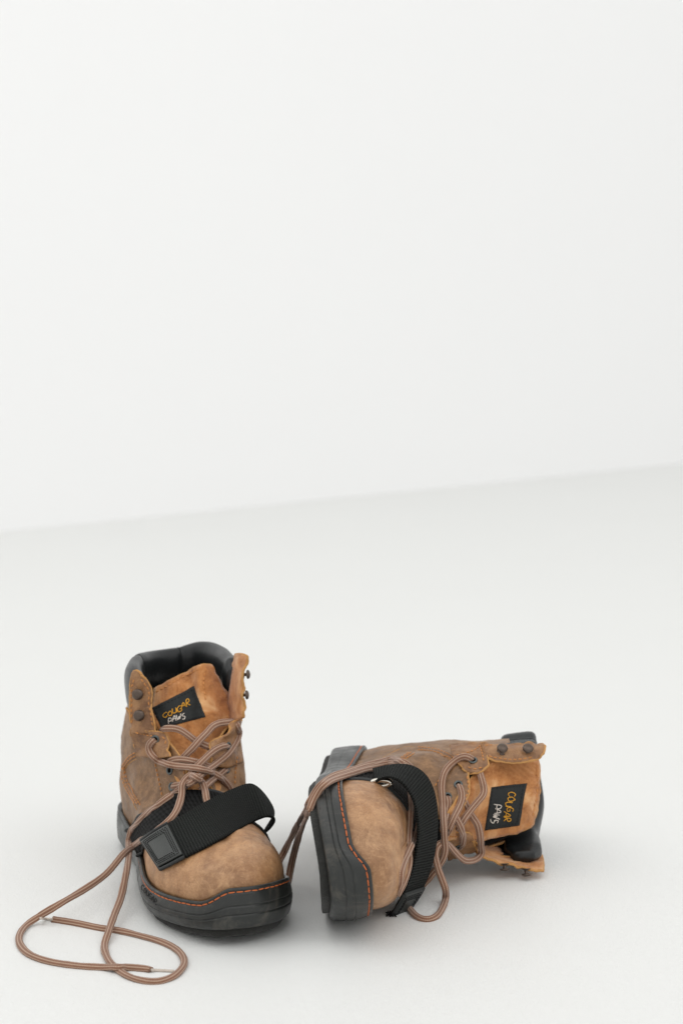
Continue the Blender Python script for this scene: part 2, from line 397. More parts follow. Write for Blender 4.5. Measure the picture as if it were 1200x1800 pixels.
def hook(b, pos, d, size=1.0):
    d = unit(d); a = unit(np.cross(d, V(.3, .2, .9))); c = np.cross(d, a); prof = [(.0, 0), (.36, 0), (.38, .05), (.2, .09), (.15, .14), (.15, .36), (.2, .40), (.40, .42), (.42, .47), (.36, .56), (.2, .63), (0, .65)]
    vs = []
    for r, h in prof:
        for j in range(18):
            q = 2*math.pi*j/18; vs.append(pos+(a*math.cos(q)+c*math.sin(q))*r*size+d*h*size)
    b.put('lace_hook', vs, grid_faces(len(prof), 18, True), M['hook'], world_=True)
def eyelet(b, px, py, r=.26):
    pos, n = b.pin(px, py, .10); a = unit(np.cross(n, V(.3, .2, .9))); c = np.cross(n, a)
    vs = []
    for i in range(20):
        q = 2*math.pi*i/20; rd = a*math.cos(q)+c*math.sin(q)
        for j in range(8):
            w = 2*math.pi*j/8; vs.append(pos+rd*(r+.085*math.cos(w))+n*.075*math.sin(w))
    fs = [(i*8+j, i*8+(j+1) % 8, ((i+1) % 20)*8+(j+1) % 8, ((i+1) % 20)*8+j) for i in range(20) for j in range(8)]
    o = b.put('eyelet', vs, fs, M['eyelet'], world_=True, collide=False)
    vs = [pos+n*.0]+[pos+(a*math.cos(2*math.pi*i/16)+c*math.sin(2*math.pi*i/16))*(r)+n*.012 for i in range(16)]
    b.put('hole_shade_disc', vs, [(0, i+1, (i+1) % 16+1) for i in range(16)], M['hole_shade_disc'], world_=True, collide=False, parent=o)  # flat dark disc stands in for the shaded opening; nothing is cut through

def lace(b, pts, w=.53, t=.32, name='lace', mat='lace', collide=True, parent=None, clamp=True, sides=14, step=.12, ease=12):
    """pts: (px, py[, mode]); mode number = extra lift in cm, None = interpolate depth, ('in', d) = d cm below the surface, ('x', v) = at fore-aft v"""
    P2 = [(p[0], p[1]) for p in pts]; dep = []; free = []
    for p in pts:
        md = p[2] if len(p) > 2 else 0.0
        if md is None: dep.append(np.nan); free.append(0); continue
        if isinstance(md, tuple) and md[0] == 'x':
            q = b.w(b.U(p[0], p[1], md[1]))[0]; r = ray(p[0], p[1]); dep.append((q[1]-CAM[1])/r[1]); free.append(1); continue
        if isinstance(md, tuple) and md[0] == 'z':
            r = ray(p[0], p[1]); dep.append((md[1]-H)/r[2]); free.append(0); continue
        tt, n, ok = b.hit(p[0], p[1])
        if isinstance(md, tuple): dep.append(tt+md[1]); free.append(1)
        else:
            if ok: dep.append(tt-(t/2+md)/max(.45, -np.dot(n, unit(ray(p[0], p[1])))))
            else: r = ray(p[0], p[1]); dep.append((t/2+md-H)/r[2])
            free.append(0)
    dep = np.array(dep); k = np.arange(len(dep)); ok = ~np.isnan(dep); dep = np.interp(k, k[ok], dep[ok])
    n = len(pts)*10; q = spline(np.c_[np.array(P2), dep], n); fr = np.interp(np.linspace(0, len(pts)-1, n), k, free)
    d = q[:, 2].copy()
    if clamp:
        for i in range(n):
            if fr[i] > .02: continue
            tt, nn_, o2 = b.hit(q[i, 0], q[i, 1]); lim = (tt-t*.48/max(.5, -np.dot(nn_, unit(ray(q[i, 0], q[i, 1]))))) if o2 else (t/2-H)/ray(q[i, 0], q[i, 1])[2]
            d[i] = min(d[i], lim)
        for _ in range(ease):                                     # keep the lace smooth where it climbs over things
            s2 = d.copy(); s2[1:-1] = (d[:-2]+2*d[1:-1]+d[2:])/4; d = np.where(fr > .02, s2, np.minimum(d, s2))
    W = np.array([CAM+ray(q[i, 0], q[i, 1])*d[i] for i in range(n)])
    W = even(W, step=step); 
    for _ in range(2): W[1:-1] = (W[:-2]+2*W[1:-1]+W[2:])/4
    ref = np.array([unit(unit(CAM-x)+V(0, 0, .9 if x[2] < .6 else .3)) for x in W])
    tp = [1+.09*nz(x, .9, 3)+.04*nz(x, 4, 5) for x in W]; ref = np.array([unit(r_+.35*V(nz(x, .25, 1), nz(x, .25, 2), nz(x, .25, 3))) for r_, x in zip(ref, W)])
    vs, fs, uv = tube_mesh(W, w, t, ref, sides, taper=tp)
    o = b.put(name, vs, fs, M[mat], uv=uv, world_=True, collide=collide, parent=parent); fix_seam_uv(o, sides)
    return o, W

GLYPH = {'C': [[(.9,.15),(.5,0),(.1,.35),(.1,.75),(.5,1),(.95,.8)]], 'O': [[(.5,.05),(.1,.4),(.3,.95),(.75,.9),(.9,.4),(.55,.02)]], 'U': [[(.1,0),(.1,.8),(.4,1),(.8,.75),(.85,0),(.9,1)]],
 'G': [[(.9,.1),(.4,0),(.1,.5),(.35,1),(.9,.9),(.9,.55),(.5,.55)]], 'A': [[(0,1),(.5,0),(.95,1)],[(.2,.62),(.8,.6)]], 'R': [[(.1,1),(.15,0),(.75,.1),(.75,.42),(.2,.52),(.95,1)]],
 'P': [[(.1,1.05),(.15,0),(.8,.1),(.8,.45),(.2,.55)]], 'W': [[(0,0),(.25,1),(.5,.3),(.7,1),(1,0)]], 'S': [[(.85,.05),(.3,.05),(.2,.4),(.8,.6),(.7,.95),(.1,1)]]}
def label(b, quad, words, parent):
    """quad: TL, TR, BR, BL pixels; words: (text, u0, v0, u1, v1, height, material)"""
    TL, TR, BR, BL = [V(*q) for q in quad]
    def px(u, v): return (TL*(1-u)*(1-v)+TR*u*(1-v)+BR*u*v+BL*(1-u)*v)
    nr, nc = 18, 24; pts = []; 
    base = {}
    for i in range(nr):
        for j in range(nc):
            q = px(j/(nc-1), i/(nr-1)); W, n = b.pin(q[0], q[1], .10); pts.append(W)
    o = b.put('label', pts, grid_faces(nr, nc), M['label'], world_=True, solid=.06)
    bag = Bag(); e = .045; ring = [px(e, e*1.5), px(1-e, e*1.5), px(1-e, 1-e*1.5), px(e, 1-e*1.5), px(e, e*1.5)]
    for a, c in zip(ring[:-1], ring[1:]):
        W, N = b.pinline([tuple(a), tuple((a+c)/2), tuple(c)], .035); bag.stitches(W, .17, .10, .028, N)
    b.put('label_stitching', bag.v, bag.f, M['label_thread'], world_=True, collide=False, parent=o)['kind'] = 'stuff'
    for text, u0, v0, u1, v1, hgt, mat in words:
        bag = Bag(); n = len(text)
        for k, ch in enumerate(text):
            cu, cv = u0+(u1-u0)*(k+.5)/n, v0+(v1-v0)*(k+.5)/n; wd = (u1-u0)/n*.98; hh = hgt*random.uniform(.85, 1.15); dy = random.uniform(-.2, .2)*hgt; sl = random.uniform(-.1, .25)
            for st in GLYPH[ch]:
                q = spline([V(cu+(gx-.5)*wd+(.5-gy)*(.3+sl)*wd+random.uniform(-.008, .008), cv+(gy-.5)*hh+dy+random.uniform(-.015, .015), 0) for gx, gy in st], len(st)*4)
                W = [b.pin(*px(a, c_), .05)[0] for a, c_, _ in q]; vs, fs, _ = tube_mesh(even(np.array(W), n=len(W)), .075, .06, sides=6); bag.add(vs, fs)
        b.put('lettering', bag.v, bag.f, M[mat], world_=True, collide=False, parent=o)
    return o

def leather_stitch(b, lines, name='seam_stitching', mat='tan_thread', length=.26, gap=.12, r=.05, parent=None):
    bag = Bag()
    for ln in lines:
        W, N = b.pinline(ln, .115); keep = [0]
        for i in range(1, len(W)):
            if np.linalg.norm(W[i]-W[keep[-1]]) < 1.0: keep.append(i)
            else: break
        if len(keep) > 2: bag.stitches(W[keep], length, gap, r, N[keep])
    if bag.v:
        o = b.put(name, bag.v, bag.f, M[mat], world_=True, collide=False, parent=parent); o['kind'] = 'stuff'
def overlay(b, ln, width, name='seam_strip', mat='leather', up=.07):
    """a sewn-on strip of leather following a line on the upper"""
    W, N = b.pinline(ln, up*.4); vs = []; T = np.gradient(W, axis=0)
    for i in range(len(W)):
        B = unit(np.cross(T[i], N[i]))
        for k, (a, h) in enumerate(((-.5, -.05), (-.47, .6), (-.2, 1), (.2, 1), (.47, .6), (.5, -.05))): vs.append(W[i]+B*a*width+N[i]*h*up)
    o = b.put(name, vs, grid_faces(len(W), 6), M[mat], world_=True)
    ln = np.array([vs[i*6+4] for i in range(len(W))]); v_, f_, _ = tube_mesh(ln, .07, .06, sides=6); b.put('cut_edge', v_, f_, M['edge'], world_=True, collide=False, parent=o)
    return o

def radial_band(b, front, back, name, mat, off=.22, nb=14, na=60, solid=.12, a0=-100, a1=100, shift=0.0, edge=True):
    """a strap shrunk onto the upper: cross-section rays towards the last's axis"""
    tr = b.tree(); vs, uv = [], []; Ng = []
    for i in range(nb):
        for j in range(na):
            u = j/(na-1); A = math.radians(a0+(a1-a0)*u); xf, xb = np.interp(u, np.linspace(0, 1, len(front)), front), np.interp(u, np.linspace(0, 1, len(back)), back)
            x = xb+(xf-xb)*i/(nb-1); c = V(x, shift, 3.2); d = V(0, math.sin(A), math.cos(A)); o = b.w(c+d*12)[0]; dd = b.w(c)[0]-o
            h = tr.ray_cast(Vector(o), Vector(unit(dd)))
            r = 12-h[3] if h[0] is not None else 4
            vs.append(np.array([r, A, x])); uv.append((j*.17, i*.25))
    R = np.array(vs).reshape(nb, na, 3)
    for _ in range(4):
        q = R[:, :, 0].copy(); q[1:-1, 1:-1] = (q[:-2, 1:-1]+q[2:, 1:-1]+q[1:-1, :-2]+q[1:-1, 2:])/4; R[:, :, 0] = np.maximum(R[:, :, 0], q)
    vs = [V(x, shift, 3.2)+V(0, math.sin(A), math.cos(A))*(r+off) for r, A, x in R.reshape(-1, 3)]
    o = b.put(name, vs, grid_faces(nb, na), M[mat], solid=solid, uv=uv)
    if edge:
        for row in (0, nb-1):
            w = b.w(np.array(vs[row*na:(row+1)*na])); v_, f_, _ = tube_mesh(w, .34, .24, sides=8); b.put('binding', v_, f_, M['trim'], world_=True, parent=o)
    return o

def ribbon(b, EA, EB, name, mat, n=90, m=16, solid=.17, mat2=None, lift=.30, clampn=0):
    """EA, EB: matching edge points (px, py, x): two long edges of a webbing strap"""
    def pt(p):
        if isinstance(p[2], tuple): r = ray(p[0], p[1]); return b.pin(p[0], p[1], 0)[0]-unit(r)*p[2][1]
        return b.w(b.U(*p))[0]
    A = spline([pt(p) for p in EA], n); B = spline([pt(p) for p in EB], n); vs, uv = [], []
    def push(E, k):
        for i in range(k):
            r = E[i]-CAM; d = np.linalg.norm(r); r /= d; h = b.tree().ray_cast(Vector(CAM), Vector(r))
            if h[0] is not None and h[3]-lift < d: E[i] = CAM+r*(h[3]-lift)
        for _ in range(8): E[1:-1] = (E[:-2]+2*E[1:-1]+E[2:])/4
    if clampn: push(A, clampn); push(B, clampn)
    L = np.r_[0, np.cumsum(np.linalg.norm(np.diff((A+B)/2, axis=0), axis=1))]; wd = np.linalg.norm(A-B, axis=1).mean()
    for i in range(n):
        for j in range(m):
            k = j/(m-1); vs.append(A[i]*(1-k)+B[i]*k); uv.append((L[i], k*wd))
    o = b.put(name, vs, grid_faces(n, m), M[mat], solid=solid, uv=uv, world_=True)
    return o, np.array(vs).reshape(n, m, 3)

# ------------------------------------------------------------------ the place
gx = [-500, 500]; gy = [-300, 900]
struct('floor', [(-900, -300, 0), (900, -300, 0), (900, 900, 0), (-900, 900, 0)], [(0, 1, 2, 3)], None)
fl = bpy.data.objects['floor']
t = NT('white_floor'); c = t.mix(t.noise(3.0, 4), (.77, .775, .76), (.79, .795, .78))
n_ = t.bump(t.noise(300, 6, .7, dist=.8), .5, .0014); n_ = t.bump(t.noise(7, 3), .15, .01, n_)
fl.data.materials.clear(); fl.data.materials.append(t.done(c, .48, n_, spec=.35))
w0, w1 = on_floor(0, 935), on_floor(1200, 815); dw = unit(w1-w0)
t = NT('white_wall'); c = t.mix(t.noise(1.5, 4), (.885, .885, .885), (.90, .90, .90)); n_ = t.bump(t.noise(120, 4), .1, .001)
a, c2 = w0-dw*600, w1+dw*600; nn = V(dw[1], -dw[0], 0); back = -nn*12
if np.dot(nn, -w0) < 0: nn = -nn; back = -nn*12
wv = [a, c2, c2+V(0, 0, 420), a+V(0, 0, 420)]; wv += [q+back for q in wv]
for q in wv[:2]+wv[4:6]: q[2] = -2
struct('wall', wv, [(0, 1, 2, 3), (4, 7, 6, 5), (0, 4, 5, 1), (3, 2, 6, 7), (0, 3, 7, 4), (1, 5, 6, 2)], t.done(c, .9, n_, spec=.1))

# ------------------------------------------------------------------ boot A, standing
yaw = math.radians(17); fA = V(math.sin(yaw), -math.cos(yaw), 0); pA = on_floor(430, 1633, 1.3); pA[2] = 0
A = Boot('work_boot', pA-29.5*fA, fA, np.cross(V(0, 0, 1), fA), V(0, 0, 1), 1,
         'brown leather work boot standing upright, its laces trailing in loops on the floor')
e_, r_ = math.radians(-3), math.radians(7)
fB = unit(V(math.sin(e_), -math.cos(e_), .045)); lB = unit(V(-math.sin(r_), 0, math.cos(r_))); lB = unit(lB-fB*np.dot(lB, fB)); uB = np.cross(fB, -lB)
B = Boot('work_boot', on_floor(588, 1613)-(22*fB-5.05*lB+.8*uB), fB, lB, uB, -1,
         'brown leather work boot lying on its side, open collar to the right')
for b in (A, B):
    SIDE[:] = [1, -3.1, -1.0, 20.5, 28.5] if b is A else [-1, -2.0, .1, 18.5, 22]
    build_sole(b); build_vamp(b)

def quarter_rows(b, fr, sideL, topz, lean):
    R = [[(17.5,-4.1,2.4),(13,-3.6,2.2),(8.5,-3.15,2.4),(3.2,-2.85,2.8),(.75,0,2.9),(3.2,2.85,2.8),(8.5,3.15,2.4),(13,3.4,2.2),(17.5,4.0,2.2)],
         [(17.2,-3.3,5.2),(12.8,-3.5,5.0),(8,-3.3,5.0),(2.8,-3.0,5.2),(.2,0,5.3),(2.8,3.0,5.2),(8,3.3,5.0),(12.8,3.3,5.0),(17.2,3.3,5.2)]]
    U = b.U
    for k, (c0, c1, c7, c8) in enumerate(fr):
        z = topz[k]; s = lean[k]; x4 = (.5, .9, .9, .6)[k]
        R.append([U(*c0), U(*c1) if c1 else (12, -3.3, z), (7.6, -sideL[k]+s, z), (3.1, -2.85+s, z+.15), (x4, s, z+.2), (3.2, 2.95+s, z+.15), (7.6, sideL[k]+s, z), U(*c7) if c7 else (12, 3.3, z), U(*c8)])
    return R
def upper(b, rows):
    o, G = sheet(b, 'quarter', rows, 46, 96, [M['leather'], M['edge']], .17, wr=.10, wsc=.55, seed=1)
    # lining: an inner copy, drawn inwards
    g = G[14:, 8:-8].copy(); c = g.mean(1, keepdims=True); d = g-c; d[:, :, 2] = 0; d /= np.linalg.norm(d, axis=2)[:, :, None]; g = g-d*.32
    b.put('lining', g.reshape(-1, 3), grid_faces(g.shape[0], g.shape[1]), M['lining'], solid=.1)
    return G

# ---- A upper
rowsA = quarter_rows(A, [((330,1392,15.6), (286,1400,13.2), (430,1385,11.8), (373,1388,15.6)),
                         ((321,1338,14.2), (278,1335,12.0), (425,1330,11.0), (371,1338,14.2)),
                         ((293,1300,12.6), (256,1300,10.6), (420,1285,10.6), (385,1298,13.2)),
                         ((286,1288,12.2), (240,1272,10.0), (424,1262,10.2), (406,1275,12.4))],
                    [3.3, 3.3, 3.4, 3.5], [7.6, 9.4, 10.9, 12.2], [0, .1, .4, .8])
upper(A, rowsA)
U = A.U
tong = [[U(332,1410,16.2), U(342,1411,16.4), U(352,1412,16.6), U(368,1411,16.5), U(380,1410,16.2)], [U(303,1352,13.4), U(325,1354,13.9), U(345,1355,14.3), U(368,1354,14.2), U(394,1352,13.4)],
        [U(286,1302,11.2), U(312,1302,11.8), U(338,1302,12.2), U(368,1300,12.3), U(401,1298,11.5)], [U(271,1262,9.8), U(302,1260,10.5), U(335,1258,10.8), U(362,1256,11.6), U(404,1258,10.4)],
        [U(269,1230,8.4), U(300,1220,9.3), U(334,1208,9.4), U(356,1204,10.4), U(397,1218,9.6)], [U(272,1210,7.6), U(300,1196,8.3), U(330,1181,8.5), U(354,1169,9.5), U(372,1169,9.0)]]
sheet(A, 'tongue', tong, 36, 30, [M['suede'], M['edge']], .18, wr=.16, ruf=.18, wsc=.55, seed=3)
collar(A, [U(250,1230,11), U(237,1208,8.5), U(241,1190,5), U(268,1182,2.2), U(316,1173,.9), U(353,1165,1.3), U(386,1172,4), U(403,1186,7.2), U(410,1198,9.6)], 1.68, .76, [.27, .5])
flapA, _ = sheet(A, 'hook_strip', [[U(233,1290,11.2), U(252,1290,11.8), U(273,1290,12)], [U(230,1262,10.9), U(250,1262,11.5), U(270,1262,11.8)], [U(229,1235,10.8), U(248,1235,11.3), U(265,1240,11.7)],
        [U(229,1210,10.8), U(247,1208,11.3), U(266,1212,11.6)], [U(235,1180,10.9), U(241,1179,11.3), U(250,1185,11.5)]], 30, 14, [M['flap_leather'], M['edge']], .2, wr=.09, ruf=.24, wsc=.9, seed=6)
sheet(A, 'hook_strip', [[U(404,1268,10.2), U(415,1268,11.5), U(428,1262,12.6)], [U(402,1240,9.8), U(414,1240,11.2), U(428,1236,12.5)], [U(402,1212,9.4), U(413,1212,11), U(428,1212,12.4)],
        [U(408,1180,9.2), U(418,1178,10.8), U(430,1182,12.3)], [U(413,1150,9.0), U(426,1150,10.8), U(438,1155,12.2)]], 30, 14, [M['suede'], M['edge']], .2, wr=.1, ruf=.24, wsc=.9, seed=9)
# curled eyelet tab at the top of the wearer's-right facing
sheet(A, 'eyelet_tab', [[U(300,1330,13.6), U(276,1332,12.6), U(240,1330,10.6)], [U(294,1318,13.3), U(272,1315,12.4), U(238,1312,10.5)], [U(297,1303,12.9), U(270,1300,12.2), U(232,1290,10.3)],
        [U(288,1290,12.4), U(266,1288,12.2), U(226,1260,9.6)], [U(272,1286,12.2), U(252,1282,11.6), U(222,1244,9.0)]], 24, 24, [M['flap_leather'], M['edge']], .18, wr=.10, ruf=.24, wsc=.9, seed=12)
sheet(A, 'eyelet_tab', [[U(372,1345,14.6), U(400,1350,13.8), U(424,1340,11.6)], [U(371,1325,14.4), U(398,1325,13.6), U(421,1318,11.4)], [U(372,1306,14.0), U(396,1300,13.4), U(420,1298,11.2)],
        [U(400,1290,13.4), U(408,1285,13.1), U(420,1282,11.2)], [U(403,1272,12.8), U(412,1268,12.4), U(424,1264,10.9)]], 24, 24, [M['flap_leather'], M['edge']], .18, wr=.10, ruf=.24, wsc=.9, seed=15)
for px, py in ((244,1219), (246,1257)):
    p_, n_ = A.pin(px, py, .05); hook(A, p_, unit(n_*.6+V(.15, -1, .15)), 1.02)
for px, py, x in ((430,1186,12), (428,1222,12.1)):
    hook(A, A.w(U(px-3, py, x))[0], V(1, -.25, .12), .85)
for q in ((300,1354), (304,1383), (397,1352), (400,1312)): eyelet(A, *q)
eyelet(A, 274, 1299)
label(A, [(269,1246), (343,1206), (361,1261), (284,1282)], [('COUGAR', .14, .46, .80, .40, .19, 'gold_thread'), ('PAWS', .20, .77, .60, .74, .20, 'white_thread')], None)

# ---- B upper
U = B.U
rowsB = quarter_rows(B, [((772,1468,15.6), (742,1505,12.4), None, (778,1442,15.6)),
                         ((800,1466,14.3), (775,1507,12.0), (775,1348,12.0), (822,1400,14.3)),
                         ((826,1474,13.2), (805,1500,11.5), (808,1330,11.3), (824,1356,13.0)),
                         ((840,1485,12.4), (835,1496,11.0), (842,1314,10.2), (854,1342,12.3))],
                    [3.4, 3.45, 3.5, 3.5], [8.0, 10.1, 12.2, 14.3], [0, -.15, -.35, -.45])
upper(B, rowsB)
tong = [[U(775,1448,16.2), U(772,1462,16.5), U(778,1478,16.2)], [U(812,1390,14), U(808,1430,14.8), U(806,1475,14)], [U(850,1345,12.1), U(846,1410,13), U(838,1478,12.4)],
        [U(885,1334,10.9), U(888,1402,12), U(866,1473,11.8)], [U(925,1334,9.9), U(926,1396,11.2), U(912,1463,10.8)], [U(946,1336,9.1), U(947,1395,10.3), U(937,1448,10)]]
sheet(B, 'tongue', tong, 36, 30, [M['suede'], M['edge']], .18, wr=.16, ruf=.18, wsc=.55, seed=23)
collar(B, [U(912,1319,9.5), U(914,1323,8), U(914,1325,5.5), (2.6,2.2,15.2), (.9,-.4,15.2), (2.4,-3.0,15.2), U(915,1468,5.5), U(917,1484,8.5), U(920,1508,11.4)], 1.38, .76, [.32, .5], (.65, .42))
sheet(B, 'hook_strip', [[U(846,1310,10.6), U(850,1322,11.6), U(853,1334,12.2)], [U(875,1308,10.3), U(877,1322,11.5), U(878,1339,12.0)], [U(905,1308,10.2), U(905,1322,11.4), U(905,1341,11.9)],
        [U(935,1308,10.1), U(935,1322,11.3), U(937,1337,11.8)], [U(953,1308,10.0), U(957,1313,11.0), U(954,1326,11.6)]], 36, 14, [M['flap_leather'], M['edge']], .2, wr=.08, ruf=.24, wsc=1.1, seed=26)
sheet(B, 'hook_strip', [[U(836,1482,9.5), U(836,1492,11.2), U(838,1502,12.4)], [U(862,1487,9.3), U(860,1500,11), U(858,1513,12.5)], [U(893,1497,9.1), U(894,1509,10.8), U(895,1520,12.3)],
        [U(925,1502,9.0), U(926,1515,10.8), U(928,1528,12.3)], [U(951,1504,9.0), U(954,1517,10.7), U(953,1534,12.2)]], 36, 14, [M['suede'], M['edge']], .2, wr=.12, ruf=.24, wsc=1.1, seed=29)
sheet(B, 'eyelet_tab', [[U(790,1308,9.6), U(795,1330,11.6), U(812,1352,13.0)], [U(815,1307,9.6), U(815,1325,11.6), U(828,1358,13.2)], [U(838,1307,9.8), U(838,1330,12), U(842,1358,13.2)], [U(849,1308,10.0), U(854,1325,11.8), U(858,1346,12.9)]],
      24, 24, [M['flap_leather'], M['edge']], .18, wr=.08, ruf=.24, wsc=.9, seed=32)
sheet(B, 'eyelet_tab', [[U(784,1466,14.9), U(784,1480,14.2), U(786,1510,12.2)], [U(806,1465,14.6), U(806,1480,13.9), U(806,1503,12.0)], [U(824,1464,14.1), U(827,1478,13.6), U(828,1497,11.8)], [U(829,1474,13.7), U(832,1482,13.4), U(836,1495,11.6)]],
      24, 24, [M['flap_leather'], M['edge']], .18, wr=.07, ruf=.24, wsc=.9, seed=35)
for px, py in ((881,1322), (926,1322)):
    p_, n_ = B.pin(px, py, .05); hook(B, p_, unit(n_*.5+V(.05, -.75, .75)), 1.0)
for px, py, x in ((886,1518,12.4), (924,1527,12.4)):
    hook(B, B.w(U(px, py, x))[0], V(.05, -.35, -.95), .9)
for q in ((805,1380), (786,1401), (831,1338), (806,1487)): eyelet(B, *q)
label(B, [(924,1377), (911,1450), (850,1459), (862,1384)], [('COUGAR', .17, .38, .88, .38, .20, 'gold_thread'), ('PAWS', .42, .70, .88, .72, .20, 'white_thread')], None)

sheet(B, 'lining', [[U(826,1440,3.5), U(828,1478,7.5), U(832,1496,11)], [U(860,1442,3.5), U(862,1480,7.5), U(864,1502,11)], [U(900,1444,3.5), U(902,1482,7.5), U(904,1506,10.8)]], 14, 14, [M['lining'], M['lining']], .12)
# ---- seams on the leather
leather_stitch(A, [[(275,1342), (281,1370), (287,1398)], [(415,1330), (412,1358), (411,1385)], [(324,1345), (327,1372), (330,1390)]])
for ln in ([(217,1349), (232,1330), (262,1318)], ): 
    overlay(A, ln, .75); leather_stitch(A, [[(a, c-3) for a, c in ln], [(a, c+3) for a, c in ln]])
ln = [(217,1349), (224,1378), (245,1416)]; overlay(A, ln, .8); leather_stitch(A, [[(a+k, c) for a, c in ln] for k in (-4, 0, 4)])
leather_stitch(A, [[(233,1270), (232,1240), (233,1210), (238,1190)], [(268,1275), (266,1250), (261,1238), (262,1214), (248,1192)], [(228,1278), (238,1295), (254,1312)], [(240,1288), (262,1292), (280,1294)], [(285,1296), (292,1302), (290,1314)],
                   [(360,1176), (357,1200), (361,1235)], [(276,1218), (325,1190), (360,1172)], [(372,1172), (390,1205), (396,1250)]])
leather_stitch(B, [[(852,1312), (900,1311), (948,1312)], [(858,1331), (880,1334), (905,1336), (940,1331)], [(843,1313), (848,1330), (851,1345)], [(822,1350), (836,1353), (850,1348)], [(796,1350), (775,1368), (762,1385)],
                   [(822,1365), (822,1395), (796,1425)], [(788,1470), (806,1469), (822,1470)], [(942,1345), (941,1395), (932,1440)], [(845,1312), (830,1322), (800,1330)]])
ln = [(705,1337), (722,1325), (735,1316)]; overlay(B, ln, .8); leather_stitch(B, [[(a+k, c) for a, c in ln] for k in (-4, 0, 4)])
ln = [(735,1317), (762,1320), (785,1328), (800,1338)]; overlay(B, ln, .6); leather_stitch(B, [[(a, c-2) for a, c in ln], [(a, c+3) for a, c in ln]])
ln = [(668,1334), (690,1322), (708,1314), (730,1313)]; overlay(B, ln, .5)

# ---- closure band round the instep and its strap
bandA = radial_band(A, (14.2, 19.4, 20.6, 20.6, 20.4), (7.8, 14.4, 17.0, 16.8, 15.6), 'closure_band', 'loop', off=.16)
bandB = radial_band(B, (17.5, 19.0, 19.6, 20.6, 20.4), (13.0, 15.2, 16.2, 16.0, 15.6), 'closure_band', 'loop', off=.12)

# ---- laces of A, lowest first
lace(A, [(282,1286,('in',.5)), (288,1281,('x',12.3)), (300,1280,('x',12.9)), (314,1282,None), (328,1290,None), (344,1302,('x',13.7)), (358,1309,None), (371,1314,('x',13.9)), (380,1318,('x',13.2))], clamp=False)
lace(A, [(410,1268,('x',11.4)), (402,1269,('x',12.6)), (386,1271,None), (374,1277,('x',13.4)), (364,1288,None), (352,1300,('x',14.4)), (340,1314,('x',14.6)), (326,1328,('x',14.2)), (316,1338,('x',13.2))], clamp=False)
lace(A, [(294,1342,('in',.3)), (299,1338,.05), (309,1335,.1), (324,1335,None), (339,1338,('x',15.0)), (351,1341,None), (365,1346,('x',15.0)), (376,1352,('x',14.2))], clamp=False)
lace(A, [(401,1311,('in',.4)), (397,1311,.1), (390,1312,.15), (377,1319,.1), (365,1329,None), (353,1341,('x',15.6)), (344,1350,None), (336,1361,('x',16)), (328,1374,('x',15.8))])
lace(A, [(399,1351,('in',.4)), (394,1354,.1), (386,1361,.05), (374,1370,None), (363,1380,('x',16.9)), (352,1390,('x',17.0))])
lace(A, [(302,1383,('in',.4)), (306,1381,.05), (314,1380,.05), (322,1379,None), (332,1376,('x',16.9)), (345,1372,('x',16.6))])
lace(A, [(414,1270,('x',11.8)), (418,1277,('x',12.6)), (420,1289,.1), (415,1305,.1), (402,1324,.05), (382,1341,.05), (360,1357,None), (338,1374,('x',17.6)), (325,1384,.1), (303,1397,0), (282,1412,0), (261,1428,0), (244,1444,0),
         (232,1459,0), (227,1478,.05), (227,1494,None), (226,1511,None), (222,1535,None), (213,1577,None), (201,1609,None), (191,1638,('z',.5)), (184,1661,0), (187,1679,0), (198,1696,0), (222,1714,0), (248,1723,0), (277,1725,0), (303,1717,0),
         (319,1703,0), (324,1690,0), (318,1676,0), (303,1664,0), (280,1654,0), (248,1645,0), (210,1636,0), (175,1631,0), (131,1622,0), (93,1616,0)])
lace(A, [(368,1418,None), (363,1405,.05), (361,1392,.1), (356,1377,.15), (347,1367,.2), (336,1363,.15), (326,1370,.25), (320,1381,.2), (320,1392,.1), (317,1408,.05), (310,1426,.03), (298,1442,.03), (282,1456,.03), (264,1468,.03), (247,1478,.03),
         (236,1487,.05), (218,1500,None), (187,1536,None), (146,1565,None), (102,1591,('z',1.4)), (67,1612,('z',.5)), (44,1629,0), (34,1647,0), (38,1664,0), (55,1679,0), (87,1690,0), (131,1697,0), (175,1700,0), (219,1700,0), (257,1703,0), (265,1705,0)])
lace(A, [(275,1300,('in',.4)), (269,1302,.1), (262,1312,.1), (264,1322,.1), (271,1331,.1), (281,1338,.1), (294,1343,.15), (309,1346,.2), (327,1348,None), (345,1350,.15), (360,1353,.1), (375,1359,.1), (388,1367,.1), (400,1378,.08), (408,1390,.06), (416,1404,None)])
for pts in ([(92,1616,-.1), (82,1615,-.1), (70,1614,-.1)], [(266,1705,-.1), (285,1706,-.1), (306,1707,-.1)]):
    lace(A, pts, w=.2, t=.18, name='lace_tip', mat='clear_tip', sides=8, collide=False)

